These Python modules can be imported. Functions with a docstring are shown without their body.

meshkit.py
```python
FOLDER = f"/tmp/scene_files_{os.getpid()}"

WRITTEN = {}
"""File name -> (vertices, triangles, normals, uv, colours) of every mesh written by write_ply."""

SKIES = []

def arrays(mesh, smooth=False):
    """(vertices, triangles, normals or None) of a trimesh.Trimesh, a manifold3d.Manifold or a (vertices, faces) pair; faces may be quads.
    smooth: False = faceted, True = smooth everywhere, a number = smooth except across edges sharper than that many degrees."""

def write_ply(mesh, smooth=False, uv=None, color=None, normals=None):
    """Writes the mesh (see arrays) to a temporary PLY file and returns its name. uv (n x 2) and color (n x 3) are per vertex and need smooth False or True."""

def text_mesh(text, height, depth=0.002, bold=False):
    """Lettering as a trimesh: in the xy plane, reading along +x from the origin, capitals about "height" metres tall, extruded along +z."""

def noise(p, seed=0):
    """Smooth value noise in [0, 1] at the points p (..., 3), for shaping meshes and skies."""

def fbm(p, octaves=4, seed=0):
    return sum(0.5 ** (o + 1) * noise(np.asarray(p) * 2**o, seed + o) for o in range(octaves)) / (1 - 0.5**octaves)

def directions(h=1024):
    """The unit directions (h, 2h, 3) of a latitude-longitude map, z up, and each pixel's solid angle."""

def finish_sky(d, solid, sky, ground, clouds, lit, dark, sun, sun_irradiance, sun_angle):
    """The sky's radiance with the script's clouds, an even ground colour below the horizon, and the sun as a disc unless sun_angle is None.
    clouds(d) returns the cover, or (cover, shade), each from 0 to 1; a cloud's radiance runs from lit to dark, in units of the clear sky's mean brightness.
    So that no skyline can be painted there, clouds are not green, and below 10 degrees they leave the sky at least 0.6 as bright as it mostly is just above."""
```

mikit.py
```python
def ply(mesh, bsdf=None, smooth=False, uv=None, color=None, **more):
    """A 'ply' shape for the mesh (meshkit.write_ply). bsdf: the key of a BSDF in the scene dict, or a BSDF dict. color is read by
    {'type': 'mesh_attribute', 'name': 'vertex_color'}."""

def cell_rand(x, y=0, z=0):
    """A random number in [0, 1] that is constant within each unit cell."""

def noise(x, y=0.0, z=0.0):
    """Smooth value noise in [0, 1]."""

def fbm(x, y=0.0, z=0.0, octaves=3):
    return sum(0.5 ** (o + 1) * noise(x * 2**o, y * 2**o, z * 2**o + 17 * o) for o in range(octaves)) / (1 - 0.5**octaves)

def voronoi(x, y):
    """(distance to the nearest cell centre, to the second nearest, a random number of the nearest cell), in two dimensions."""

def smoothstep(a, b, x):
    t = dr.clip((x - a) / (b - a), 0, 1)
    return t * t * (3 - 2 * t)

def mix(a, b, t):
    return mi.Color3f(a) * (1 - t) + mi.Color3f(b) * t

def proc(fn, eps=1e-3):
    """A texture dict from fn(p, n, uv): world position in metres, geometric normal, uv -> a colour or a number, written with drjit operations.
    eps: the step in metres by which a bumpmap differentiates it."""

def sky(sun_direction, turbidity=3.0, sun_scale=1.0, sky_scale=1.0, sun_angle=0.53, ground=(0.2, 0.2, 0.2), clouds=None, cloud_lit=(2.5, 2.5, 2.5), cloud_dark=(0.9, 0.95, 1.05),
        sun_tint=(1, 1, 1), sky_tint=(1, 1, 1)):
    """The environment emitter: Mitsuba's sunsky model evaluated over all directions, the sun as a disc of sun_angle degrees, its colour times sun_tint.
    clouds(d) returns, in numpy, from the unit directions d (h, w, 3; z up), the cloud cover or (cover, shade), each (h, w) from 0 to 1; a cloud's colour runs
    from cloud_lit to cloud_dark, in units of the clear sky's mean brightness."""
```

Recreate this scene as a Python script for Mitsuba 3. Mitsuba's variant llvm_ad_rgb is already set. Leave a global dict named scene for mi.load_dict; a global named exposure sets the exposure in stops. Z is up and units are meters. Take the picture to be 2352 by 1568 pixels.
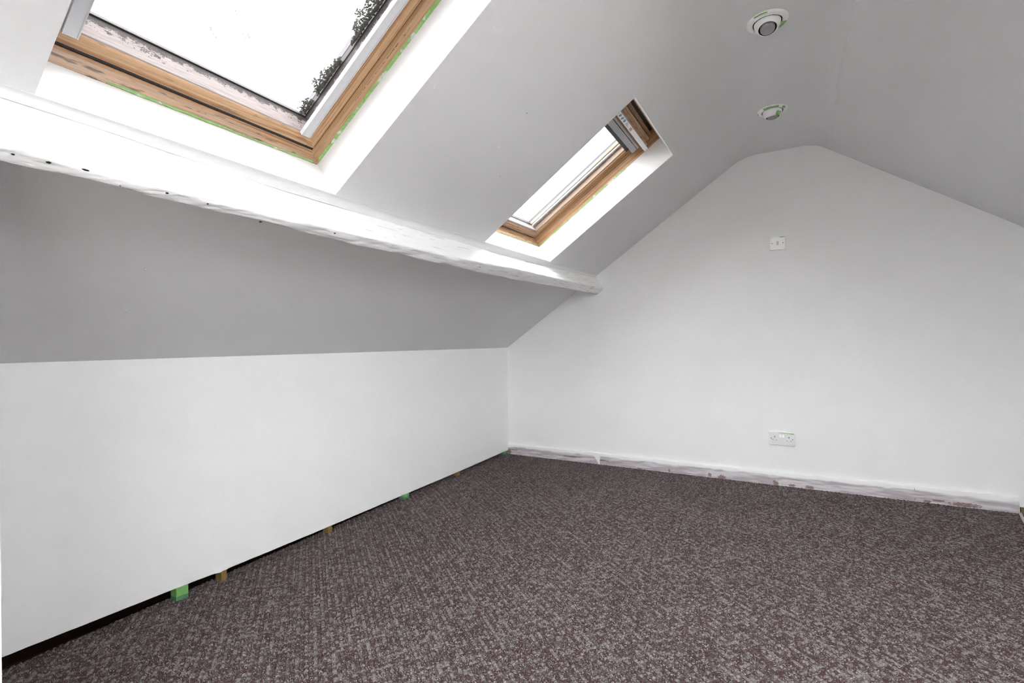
import math
import numpy as np, trimesh, shapely, mitsuba as mi, drjit as dr, mikit, meshkit
from shapely.geometry import Polygon, box as sbox

T = mi.ScalarTransform4f
RNG = np.random.default_rng(7)
scene, labels = {}, {}

# ------------------------------------------------------------------ camera, sky, exposure
EYE = np.array([0.0, 0.0, 0.9476])
RIGHT = np.array([0.8686, 0.4953, -0.0143])
UP = np.array([0.0140, 0.0045, 0.9999])
AHEAD = np.array([-0.4954, 0.8687, 0.0030])
to_cam = np.eye(4)
to_cam[:3, 0], to_cam[:3, 1], to_cam[:3, 2], to_cam[:3, 3] = -RIGHT, UP, AHEAD, EYE
scene['camera'] = {'type': 'perspective', 'fov': math.degrees(2 * math.atan(1176 / 1109.27)), 'fov_axis': 'x',
                   'to_world': T(to_cam), 'near_clip': 0.02, 'far_clip': 200.0}
exposure = 6.3
SKY = 1.0


def overcast(d):
    p = d * np.array([3.0, 3.0, 5.0])
    return np.ones(d.shape[:2]), 0.35 * meshkit.fbm(p, 3, 4)


scene['sky'] = mikit.sky((0.3, -0.3, 0.9), turbidity=6.0, sun_scale=0.0, sky_scale=SKY, ground=(0.24, 0.24, 0.235),
                         clouds=overcast, cloud_lit=(0.975, 1.0, 1.015), cloud_dark=(0.79, 0.81, 0.83))

# ------------------------------------------------------------------ room measures (metres)
XK, ZT = -2.1007, 0.9069            # left knee wall plane, its top
MS = 0.68283                        # rise of the left slope
YG = 3.6                            # gable wall
YN = -0.50                         # wall behind the camera
ZR = 2.1765                         # flat ridge ceiling
MR, CR = 0.69144, 2.29208           # right slope: z = CR - MR x
XR = 2.03                           # right knee wall
TH = math.atan(MS)
UB = np.array([math.cos(TH), 0, math.sin(TH)])
UN = np.array([-math.sin(TH), 0, math.cos(TH)])
O = np.array([XK, 0, ZT])
TR = math.atan(MR)
RUB = np.array([-math.cos(TR), 0, math.sin(TR)])
RUN = np.array([math.sin(TR), 0, math.cos(TR)])
RO = np.array([XR, 0, CR - MR * XR])
YA = np.array([0, 1.0, 0])
LEFT = (O, YA, UB, UN)
RIGHTSLOPE = (RO, YA, RUB, RUN)
FRONT = (np.array([0, YN, 0]), np.array([1.0, 0, 0]), np.array([0, 0, 1.0]), np.array([0, -1.0, 0]))


def P(a, b, n, fr=LEFT):
    a, b, n = np.broadcast_arrays(*(np.asarray(v, float) for v in (a, b, n)))
    o, ua, ub, un = fr
    return o + a[..., None] * ua + b[..., None] * ub + n[..., None] * un


def floor_z(y):                     # the old floor falls away from the gable
    return 0.0185 * (np.asarray(y, float) - YG)


# ------------------------------------------------------------------ materials
def proc(fn, eps=1e-3):
    return mikit.proc(fn, eps)


def twosided(b):
    return {'type': 'twosided', 'bsdf': b}


def rgb(c):
    return {'type': 'rgb', 'value': list(map(float, c))}


def principled(color, rough=0.5, **k):
    return twosided({'type': 'principled', 'base_color': color if isinstance(color, dict) else rgb(color), 'roughness': rough, **k})


def c3(c):
    return mi.Color3f(*map(float, c))


def stipple(p, n, uv):
    return 0.5 * mikit.noise(p.x * 260, p.y * 260, p.z * 260) + 0.9 * mikit.noise(p.x * 75, p.y * 75, p.z * 75) + 1.6 * mikit.noise(p.x * 14, p.y * 14, p.z * 14)


def paint_fn(base, spread=0.025):
    base = np.array(base)

    def fn(p, n, uv):
        t = mikit.fbm(p.x * 2.6 + 3, p.y * 2.6, p.z * 2.6, 3)
        s = mikit.noise(p.x * 420, p.y * 420, p.z * 420)
        k = 1.0 + spread * (t - 0.5) * 2 + 0.03 * (s - 0.5)
        return c3(base) * k
    return fn


def bumped(b, fn, scale, eps=1e-3):
    return twosided({'type': 'bumpmap', 'arbitrary': {**proc(fn, eps)}, 'scale': scale, 'bsdf': b})


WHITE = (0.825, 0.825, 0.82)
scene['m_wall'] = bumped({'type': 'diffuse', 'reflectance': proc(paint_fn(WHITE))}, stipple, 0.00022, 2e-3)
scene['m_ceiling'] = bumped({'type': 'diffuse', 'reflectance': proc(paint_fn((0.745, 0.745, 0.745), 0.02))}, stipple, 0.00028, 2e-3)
scene['m_panel'] = {**principled(proc(paint_fn((0.84, 0.84, 0.845), 0.012)), 0.5, specular=0.35)}
scene['m_reveal'] = twosided({'type': 'diffuse', 'reflectance': proc(paint_fn((0.79, 0.79, 0.79), 0.01))})


def beam_fn(p, n, uv):
    g = mikit.fbm(p.x * 90, p.y * 5, p.z * 90, 3)
    s = mikit.noise(p.x * 160 + 4, p.y * 16, p.z * 160)
    spot = mikit.smoothstep(0.74, 0.84, s) * 0.22
    k = 1.0 + 0.07 * (g - 0.5) - spot
    return c3((0.81, 0.81, 0.805)) * k


def beam_bump(p, n, uv):
    return 0.7 * mikit.fbm(p.x * 110, p.y * 7, p.z * 110, 3) + 0.5 * mikit.noise(p.x * 40, p.y * 40, p.z * 40)


scene['m_beam'] = bumped({'type': 'principled', 'base_color': proc(beam_fn), 'roughness': 0.45, 'specular': 0.35}, beam_bump, 0.0045, 8e-4)
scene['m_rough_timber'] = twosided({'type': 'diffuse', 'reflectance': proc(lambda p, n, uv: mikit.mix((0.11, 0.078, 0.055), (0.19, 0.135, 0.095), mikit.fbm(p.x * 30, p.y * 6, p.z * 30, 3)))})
scene['m_hole'] = twosided({'type': 'diffuse', 'reflectance': rgb((0.025, 0.02, 0.018))})


# carpet: tweed loops of three yarns
CU, CV = 0.0135, 0.0120          # loop spacing along a row, and from row to row
WU, WV = (0.609, 0.793), (-0.793, 0.609)   # the weave lies askew in the room


def carpet_cell(p):
    v = (p.x * WV[0] + p.y * WV[1]) / CV
    row = dr.floor(v)
    u = (p.x * WU[0] + p.y * WU[1]) / CU
    return u, v, mikit.cell_rand(dr.floor(u), row, 11)


def carpet_fn(p, n, uv):
    wob = mi.Point3f(p.x + 0.003 * (mikit.noise(p.x * 180, p.y * 180) - 0.5), p.y + 0.003 * (mikit.noise(p.x * 190 + 9, p.y * 190) - 0.5), p.z)
    u, v, r = carpet_cell(wob)
    plum, taupe, light = c3((0.066, 0.042, 0.045)), c3((0.088, 0.075, 0.073)), c3((0.175, 0.155, 0.152))
    # basket weave: every other row and column is mostly light yarn
    odd_u = dr.floor(u) - 2 * dr.floor(u * 0.5) > 0.5
    odd_v = dr.floor(v) - 2 * dr.floor(v * 0.5) > 0.5
    p_light = dr.select(odd_u, dr.select(odd_v, 0.05, 0.14), dr.select(odd_v, 0.26, 0.52))
    p_plum = dr.select(odd_u, 0.62, 0.30)
    col = dr.select(r < p_plum, plum, dr.select(r > 1 - p_light, light, taupe))
    # plied yarn: fine strands of the other colours run through every loop
    y = mikit.noise(p.x * 520, p.y * 520)
    y2 = mikit.noise(p.x * 260 + 5, p.y * 480 + 2)
    y3 = mikit.noise(p.x * 300 + 31, p.y * 520 + 12)
    k2, k3 = mikit.smoothstep(0.52, 0.70, y2), mikit.smoothstep(0.62, 0.78, y3)
    col = col * (1 - 0.6 * k2) + plum * 0.6 * k2
    col = col * (1 - 0.8 * k3) + c3((0.25, 0.226, 0.221)) * 0.8 * k3
    big = mikit.fbm(p.x * 5, p.y * 5, 0, 3)
    return col * (0.75 + 0.5 * y) * (0.9 + 0.2 * big)


scene['m_carpet'] = twosided({'type': 'diffuse', 'reflectance': proc(carpet_fn)})


# pine with grain along a (ridge) or b (slope); mould where it grows by the glass
def slope_uv(p):
    dx, dz = p.x - float(O[0]), p.z - float(O[2])
    return p.y, dx * float(UB[0]) + dz * float(UB[2]), dx * float(UN[0]) + dz * float(UN[2])


def pine_fn(along, dark=1.0, bleach=0.0, seed=0.0, stain=0.0):
    def fn(p, n, uv):
        a, b, d = slope_uv(p)
        s, t = (a, b) if along == 'a' else (b, a)
        w = 0.010 * (mikit.fbm(s * 4 + seed, t * 9, d * 9, 2) - 0.5)
        ring = mikit.fbm((t + w) * 210 + seed, (d + w) * 210, s * 1.3, 3)
        fine = mikit.noise((t + w) * 700, d * 700, s * 9)
        lo, hi = c3(np.array((0.275, 0.130, 0.050)) * dark), c3(np.array((0.47, 0.285, 0.155)) * dark)
        col = lo * (1 - mikit.smoothstep(0.25, 0.62, ring)) + hi * mikit.smoothstep(0.25, 0.62, ring)
        col = col * (0.86 + 0.28 * fine)
        if bleach:
            f = mikit.smoothstep(0.3, 0.62, mikit.fbm(s * 5 + 3 + seed, t * 40, d * 40, 3)) * bleach
            col = col * (1 - f) + c3((0.375, 0.300, 0.255)) * f
        if stain:
            m = mikit.smoothstep(0.57, 0.72, mikit.fbm(s * 24 + seed * 3, t * 130, d * 130, 4)) * stain
            col = col * (1 - m) + c3((0.05, 0.035, 0.028)) * m
        return col
    return fn


def mould_fn(seed, streak, amount, crust0):
    """Bleached wood with black mould: a ragged crust along the pane and speckles spreading from it (n runs 0.195 .. 0.25 towards the pane)."""
    def fn(p, n, uv):
        a, b, d = slope_uv(p)
        near = dr.clip((d - 0.196) / 0.053, 0, 1)
        sp = mikit.noise(a * 500, b * 500, d * 500)
        m = mikit.fbm(a * 70 + seed, b * 70, d * 90, 4)
        st = mikit.fbm(a * 8 + seed, b * 8, d * 260, 3)
        patch = mikit.fbm(a * 9 + seed, b * 9, 2.0, 3)
        g = (0.42 - 0.2 * streak) * sp + 0.45 * m + (0.13 + 0.2 * streak) * st
        t = 0.80 - 0.36 * amount * near - 0.55 * (patch - 0.5)
        f = mikit.smoothstep(t - 0.03, t + 0.05, g)
        crust = mikit.smoothstep(crust0, crust0 + 0.16, near + 0.5 * (m - 0.5) + 0.25 * (sp - 0.5))
        f = dr.maximum(0.92 * f, 0.88 * crust)
        base = c3((0.31, 0.265, 0.255)) * (0.75 + 0.5 * mikit.fbm(a * 30, b * 30, d * 300, 2))
        return base * (1 - f) + c3((0.046, 0.036, 0.036)) * f
    return fn


def wood(name, fn, rough=0.38):
    scene[name] = principled(proc(fn), rough, specular=0.4)


wood('m_pine_a', pine_fn('a', 1.0, 0, 1.0, 0.35))
wood('m_pine_b', pine_fn('b', 1.0, 0, 2.0, 0.15))
wood('m_pine_stained', pine_fn('a', 1.05, 0.45, 4.0, 0.75))
wood('m_pine_bleached_a', pine_fn('a', 1.0, 0.8, 6.0, 0.45))
wood('m_pine_bleached_b', pine_fn('b', 1.0, 0.8, 7.0, 0.35))
wood('m_mould', mould_fn(1.0, 0.0, 1.3, 0.62), 0.6)
wood('m_mould_light', mould_fn(5.0, 0.8, 0.85, 0.60), 0.6)
scene['m_gasket'] = principled((0.012, 0.012, 0.014), 0.5)
scene['m_flashing'] = principled((0.10, 0.10, 0.11), 0.5)
scene['m_dimmed_old_glass'] = {'type': 'thindielectric', 'int_ior': 1.5, 'specular_transmittance': rgb((0.76, 0.76, 0.76))}   # clouded old panes, tinted darker to dim the daylight on beam and reveals
scene['m_glass'] = {'type': 'thindielectric', 'int_ior': 1.5}
scene['m_aluminium'] = principled((0.50, 0.50, 0.515), 0.38, metallic=0.25, specular=0.5)
scene['m_grey_metal'] = principled((0.40, 0.40, 0.405), 0.5, metallic=0.05)
scene['m_old_metal'] = principled(proc(lambda p, n, uv: c3((0.25, 0.24, 0.235)) * (0.35 + 1.2 * mikit.fbm(p.x * 70, p.y * 70, p.z * 70, 3))), 0.5, metallic=0.1)
scene['m_white_plastic'] = principled((0.93, 0.93, 0.925), 0.32, specular=0.5)
scene['m_grey_plastic'] = principled((0.60, 0.60, 0.605), 0.35)
scene['m_socket_plastic'] = principled((0.72, 0.72, 0.715), 0.35)
scene['m_bulb'] = principled((0.30, 0.30, 0.305), 0.22, specular=0.5, clearcoat=0.6, clearcoat_gloss=0.9)
scene['m_lamp_white'] = principled((0.84, 0.84, 0.83), 0.35, specular=0.5)
scene['m_screw'] = principled((0.07, 0.055, 0.05), 0.4, metallic=0.6)


def tape_fn(base):
    def fn(p, n, uv):
        k = 0.85 + 0.3 * mikit.noise(p.x * 160, p.y * 160, p.z * 160)
        w = mikit.smoothstep(0.60, 0.72, mikit.fbm(p.x * 45 + 2, p.y * 45, p.z * 45, 3))
        return (c3(base) * (1 - w) + c3((0.55, 0.60, 0.52)) * w) * k
    return fn


scene['m_tape'] = twosided({'type': 'diffuse', 'reflectance': proc(tape_fn((0.26, 0.46, 0.17)))})
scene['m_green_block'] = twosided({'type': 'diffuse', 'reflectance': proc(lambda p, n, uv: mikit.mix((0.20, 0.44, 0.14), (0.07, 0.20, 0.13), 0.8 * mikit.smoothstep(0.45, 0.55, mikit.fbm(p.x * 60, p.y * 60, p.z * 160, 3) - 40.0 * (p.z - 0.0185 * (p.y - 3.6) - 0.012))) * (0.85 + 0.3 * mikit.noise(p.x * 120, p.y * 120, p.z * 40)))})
scene['m_wood_block'] = twosided({'type': 'diffuse', 'reflectance': proc(lambda p, n, uv: mikit.mix((0.17, 0.105, 0.038), (0.31, 0.21, 0.080), mikit.fbm(p.x * 90, p.y * 140, p.z * 25, 3)))})
scene['m_print_blue'] = principled((0.10, 0.24, 0.40), 0.5)
scene['m_print_grey'] = principled((0.22, 0.22, 0.24), 0.5)
scene['m_print_pink'] = principled((0.62, 0.36, 0.40), 0.5)
scene['m_ink'] = twosided({'type': 'diffuse', 'reflectance': rgb((0.012, 0.010, 0.010))})
scene['m_moss'] = twosided({'type': 'diffuse', 'reflectance': proc(lambda p, n, uv: mikit.mix((0.035, 0.04, 0.032), (0.20, 0.20, 0.18), mikit.noise(p.x * 240, p.y * 240, p.z * 240)))})
scene['m_fleck'] = {'type': 'principledthin', 'base_color': rgb((0.115, 0.108, 0.115)), 'diff_trans': 1.6, 'roughness': 0.7}

# the gable's skirting board: thin white coat over red-brown timber; scuffs where the photograph shows bare wood
SCUFFS = [(-2.085, 0.015, 0.020, 0.028), (-0.968, 0.002, 0.022, 0.006), (-0.754, 0.013, 0.008, 0.014), (-0.481, 0.0125, 0.012, 0.016),
          (-0.404, 0.008, 0.030, 0.015), (-0.08, 0.010, 0.018, 0.018), (0.012, 0.006, 0.020, 0.010), (0.11, 0.007, 0.028, 0.012),
          (0.683, 0.004, 0.018, 0.010), (0.73, 0.016, 0.030, 0.005), (0.851, 0.010, 0.075, 0.013), (-1.52, 0.034, 0.11, 0.006), (-1.25, 0.030, 0.05, 0.005),
          (-2.04, 0.036, 0.05, 0.005)]


def skirting_fn(p, n, uv):
    st = mikit.fbm(p.x * 7 + 3, p.z * 60, 2.0, 4)
    sw = mikit.noise(p.x * 18 - p.z * 50, p.z * 110, 0)
    thin = mikit.smoothstep(0.40, 0.66, st * 0.75 + sw * 0.25)
    top = mikit.smoothstep(0.050, 0.064, p.z + 0.02 * (mikit.fbm(p.x * 11, 1.0, 0, 3) - 0.5))
    white = c3((0.80, 0.80, 0.795))
    coat = c3((0.43, 0.395, 0.425)) * (1 - thin) + c3((0.61, 0.585, 0.605)) * thin
    line = mikit.smoothstep(0.70, 0.76, mikit.noise(p.x * 13 + p.z * 20, p.z * 260, 7)) * 0.30
    coat = coat * (1 - line) + c3((0.30, 0.20, 0.19)) * line
    m = mi.Float(0)
    jag = 1.9 * (mikit.fbm(p.x * 130, p.z * 260, 5, 4) - 0.5)
    for x, z, rx, rz in SCUFFS:
        q = dr.square((p.x - x) / rx) + dr.square((p.z - z) / rz) + jag
        m = dr.maximum(m, 1 - mikit.smoothstep(0.55, 1.0, q))
    m = m * (0.55 + 0.40 * mikit.noise(p.x * 300, p.z * 300, 3))
    col = coat * (1 - m) + c3((0.17, 0.078, 0.060)) * m
    spill = dr.maximum(0, 1 - dr.abs(p.x + 1.285 + 0.25 * (p.z - 0.01)) / (0.006 + 0.5 * dr.maximum(0, p.z - 0.005)))
    spill = mikit.smoothstep(0.1, 0.35, spill)
    top = dr.maximum(top, spill)
    return col * (1 - top) + white * top


scene['m_skirting'] = bumped({'type': 'principled', 'base_color': proc(skirting_fn), 'roughness': 0.45, 'specular': 0.35},
                             lambda p, n, uv: mikit.fbm(p.x * 12, p.z * 150, 0, 3), 0.0014, 1e-3)


# ------------------------------------------------------------------ helpers
def add(key, mesh, m, label=None, category=None, group=None, kind=None, smooth=False):
    if key in scene:
        k = 1
        while f'{key}_{k:03d}' in scene:
            k += 1
        key = f'{key}_{k:03d}'
    scene[key] = mikit.ply(mesh, m, smooth)
    tag(key, label, category, group, kind)
    return key


def tag(key, label=None, category=None, group=None, kind=None):
    d = {k: v for k, v in dict(label=label, category=category, group=group, kind=kind).items() if v}
    if d:
        labels[key] = {**labels.get(key, {}), **d}


def cat(ms):
    return trimesh.util.concatenate(ms)


def hexa(c):                         # 8 corners: bottom loop 0-3, top loop 4-7
    f = [[0, 3, 2, 1], [4, 5, 6, 7], [0, 1, 5, 4], [1, 2, 6, 5], [2, 3, 7, 6], [3, 0, 4, 7]]
    f = np.array(f)
    return trimesh.Trimesh(np.asarray(c, float), np.vstack([f[:, [0, 1, 2]], f[:, [0, 2, 3]]]), process=False)


def box(x0, x1, y0, y1, z0, z1):
    return hexa([(x0, y0, z0), (x1, y0, z0), (x1, y1, z0), (x0, y1, z0), (x0, y0, z1), (x1, y0, z1), (x1, y1, z1), (x0, y1, z1)])


def sbox3(a0, a1, b0, b1, n0, n1, fr=LEFT):
    c = [(a0, b0, n0), (a1, b0, n0), (a1, b1, n0), (a0, b1, n0), (a0, b0, n1), (a1, b0, n1), (a1, b1, n1), (a0, b1, n1)]
    return hexa([P(*v, fr) for v in c])


def rbox(w, h, d, r=0.002, seg=3):
    """A plate w x h in xz, standing out along -y by d, front edges rounded by r; centred, back at y = 0."""
    rings = []
    outer = sbox(-w / 2, -h / 2, w / 2, h / 2)
    steps = [(0.0, 0.0)] + [(d - r + r * math.sin(t), r - r * math.cos(t)) for t in np.linspace(0, math.pi / 2, seg + 1)]
    corner = 0.0025
    base = outer.buffer(-corner).buffer(corner, quad_segs=3)
    for y, inset in steps:
        g = sbox(-w / 2 + inset, -h / 2 + inset, w / 2 - inset, h / 2 - inset)
        c = min(corner, 0.3 * min(w, h))
        pts = []
        for cx, cz, t0 in ((w / 2 - inset - c, h / 2 - inset - c, 0), (-w / 2 + inset + c, h / 2 - inset - c, 90), (-w / 2 + inset + c, -h / 2 + inset + c, 180), (w / 2 - inset - c, -h / 2 + inset + c, 270)):
            for t in np.radians([t0, t0 + 30, t0 + 60, t0 + 90]):
                pts.append((cx + c * math.cos(t), -y, cz + c * math.sin(t)))
        rings.append(np.array(pts))
    v = np.vstack(rings)
    k = len(rings[0])
    f = []
    for i in range(len(rings) - 1):
        for j in range(k):
            q = (j + 1) % k
            f += [[i * k + j, (i + 1) * k + j, (i + 1) * k + q], [i * k + j, (i + 1) * k + q, i * k + q]]
    last = (len(rings) - 1) * k
    f += [[last, last + j + 1, last + j] for j in range(1, k - 1)]
    f += [[0, j, j + 1] for j in range(1, k - 1)]
    return trimesh.Trimesh(v, np.array(f), process=False)


def lathe(prof, seg=48):
    """Surface of revolution about z of a polyline of (r, z)."""
    prof = np.asarray(prof, float)
    t = np.linspace(0, 2 * np.pi, seg, endpoint=False)
    v = np.stack([prof[:, None, 0] * np.cos(t), prof[:, None, 0] * np.sin(t), np.repeat(prof[:, 1:2], seg, 1)], -1).reshape(-1, 3)
    f = []
    for i in range(len(prof) - 1):
        for j in range(seg):
            q = (j + 1) % seg
            f += [[i * seg + j, i * seg + q, (i + 1) * seg + q], [i * seg + j, (i + 1) * seg + q, (i + 1) * seg + j]]
    return trimesh.Trimesh(v, np.array(f), process=False)


def grid_sheet(pts):
    """(m, k, 3) points -> quads."""
    m, k = pts.shape[:2]
    i, j = np.meshgrid(np.arange(m - 1), np.arange(k - 1), indexing='ij')
    a = (i * k + j).ravel()
    f = np.vstack([np.c_[a, a + k, a + k + 1], np.c_[a, a + k + 1, a + 1]])
    return trimesh.Trimesh(pts.reshape(-1, 3), f, process=False)


def flat_poly(poly, fn):
    """Triangulated shapely polygon, its (u, v) mapped to space by fn."""
    v, f = trimesh.creation.triangulate_polygon(poly, engine='earcut')
    return trimesh.Trimesh(fn(np.asarray(v)), f, process=False)


def prism_y(poly_xz, y0, y1, holes=None):
    m = trimesh.creation.extrude_polygon(Polygon(poly_xz, holes), y1 - y0, engine='earcut')
    v = np.array(m.vertices)
    return trimesh.Trimesh(np.c_[v[:, 0], y0 + v[:, 2], v[:, 1]], m.faces[:, ::-1], process=False)


def moved(m, M):
    m = m.copy()
    m.apply_transform(M)
    return m


def align(axis, at):
    """Matrix that turns +z to axis and moves the origin to at."""
    z = np.asarray(axis, float) / np.linalg.norm(axis)
    x = np.cross([0, 1, 0.01], z)
    x /= np.linalg.norm(x)
    M = np.eye(4)
    M[:3, 0], M[:3, 1], M[:3, 2], M[:3, 3] = x, np.cross(z, x), z, at
    return M


# ------------------------------------------------------------------ the shell
# openings in the slopes: corners (a, b) in the order bottom-near, bottom-far, top-far, top-near
W1 = [(0.367, 0.972), (1.111, 0.9625), (1.111, 1.885), (0.367, 1.885)]
W2 = [(2.0235, 0.965), (2.773, 0.973), (2.768, 1.895), (2.0235, 1.888)]
W3 = [(0.46, 1.02), (1.64, 1.02), (1.64, 2.15), (0.46, 2.15)]  # added unseen skylight, sized to supply fill light from the right
W5 = [(-0.42, 1.02), (0.38, 1.02), (0.38, 2.15), (-0.42, 2.15)]  # second added skylight out of view, also for fill light
W4 = [(-1.25, 0.40), (1.28, 0.40), (0.72, 1.74), (-0.80, 1.74)]      # added unseen window behind the viewpoint, sized for fill light: x, z

# ceiling profile in xz: left slope, rounded turn, flat ridge, rounded turn, right slope
xl, xr = (ZR - ZT) / MS + XK, (CR - ZR) / MR


def turn(cx, side, r):
    ang = TH if side < 0 else TR
    t = r * math.tan(ang / 2)
    out = []
    c = np.array([cx - side * t, ZR - r])
    for s in np.linspace(0, 1, 33):
        th = ang * (1 - s) if side < 0 else ang * s
        out.append((c[0] + side * r * math.sin(th) if side > 0 else c[0] - r * math.sin(th), c[1] + r * math.cos(th)))
    return out, t


lt, tl = turn(xl, -1, 0.30)
rt, tr_ = turn(xr, 1, 0.22)
bl = (np.array([lt[0][0], 0, lt[0][1]]) - O) @ UB
br = (np.array([rt[-1][0], 0, rt[-1][1]]) - RO) @ RUB
left_poly = Polygon([(YN - 0.05, -0.02), (YG + 0.03, -0.02), (YG + 0.03, bl), (YN - 0.05, bl)], [W1, W2])
right_poly = Polygon([(YN - 0.05, -0.02), (YG + 0.03, -0.02), (YG + 0.03, br), (YN - 0.05, br)], [W3, W5])
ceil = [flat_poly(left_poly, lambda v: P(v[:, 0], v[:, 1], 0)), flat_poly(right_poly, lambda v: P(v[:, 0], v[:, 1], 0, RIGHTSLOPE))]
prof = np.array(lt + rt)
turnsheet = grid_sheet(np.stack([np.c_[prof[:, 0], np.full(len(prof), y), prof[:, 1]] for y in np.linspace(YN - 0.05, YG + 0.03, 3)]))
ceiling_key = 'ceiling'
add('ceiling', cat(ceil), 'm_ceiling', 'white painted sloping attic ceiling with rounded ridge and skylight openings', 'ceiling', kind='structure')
add('ceiling__ridge', turnsheet, 'm_ceiling', smooth=True)

# gable wall, wall behind the camera, right knee wall
prof_all = [(XK - 0.95, -1.3), (XR + 0.3, -1.3), (XR + 0.3, 1.2), (XR, CR - MR * XR + 0.10)] + [(xr + 0.05, ZR + 0.10), (xl - 0.05, ZR + 0.10), (XK - 0.05, ZT + 0.10), (XK - 0.95, 0.6)]
add('wall_back', prism_y(prof_all, YG, YG + 0.12), 'm_wall', 'white gable end wall with a light switch and a double socket', 'wall', kind='structure')
add('wall_front', prism_y(prof_all, YN - 0.12, YN, [W4]), 'm_wall', 'white wall behind the viewpoint', 'wall', kind='structure')
add('wall_right', box(XR, XR + 0.1, YN - 0.05, YG + 0.05, -1.25, CR - MR * XR + 0.05), 'm_wall', 'white low knee wall on the right side of the attic', 'wall', kind='structure')

# left knee wall: a sheet of board whose lower edge hangs a few centimetres above the carpet
EDGE = np.array([(-1.60, 0.02), (0.2, 0.011), (0.5056, 0.0075), (0.80, 0.004), (1.037, 0.0006), (1.10, -0.001), (1.135, -0.0035), (1.16, -0.0078), (1.176, -0.0050), (1.19, -0.0056), (1.198, -0.0035),
                 (1.344, -0.0034), (1.62, -0.0022), (1.909, 0.0009), (2.04, 0.0028), (2.29, 0.0056), (2.60, 0.0092), (2.886, 0.0126), (3.25, 0.0200), (3.574, 0.0273), (3.62, 0.0280)])
ye = np.unique(np.r_[np.linspace(-1.6, 3.62, 320), EDGE[:, 0]])
ze = np.interp(ye, EDGE[:, 0], EDGE[:, 1]) + 0.0011 * (meshkit.noise(np.c_[ye * 23, ye * 0, ye * 0]) - 0.5)
zt_edge = ZT + 0.001
ring = [np.c_[np.full_like(ye, x), ye, z] for x, z in ((XK, zt_edge + 0 * ye), (XK, 0.55 + 0 * ye), (XK, 0.2 + 0 * ye), (XK, ze + 0.0015), (XK - 0.0015, ze), (XK - 0.0125, ze), (XK - 0.0125, zt_edge + 0 * ye))]
add('wall_left', grid_sheet(np.stack(ring)), 'm_panel', 'low white painted board wall under the slope, hanging just above the carpet', 'wall', kind='structure')
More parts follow.
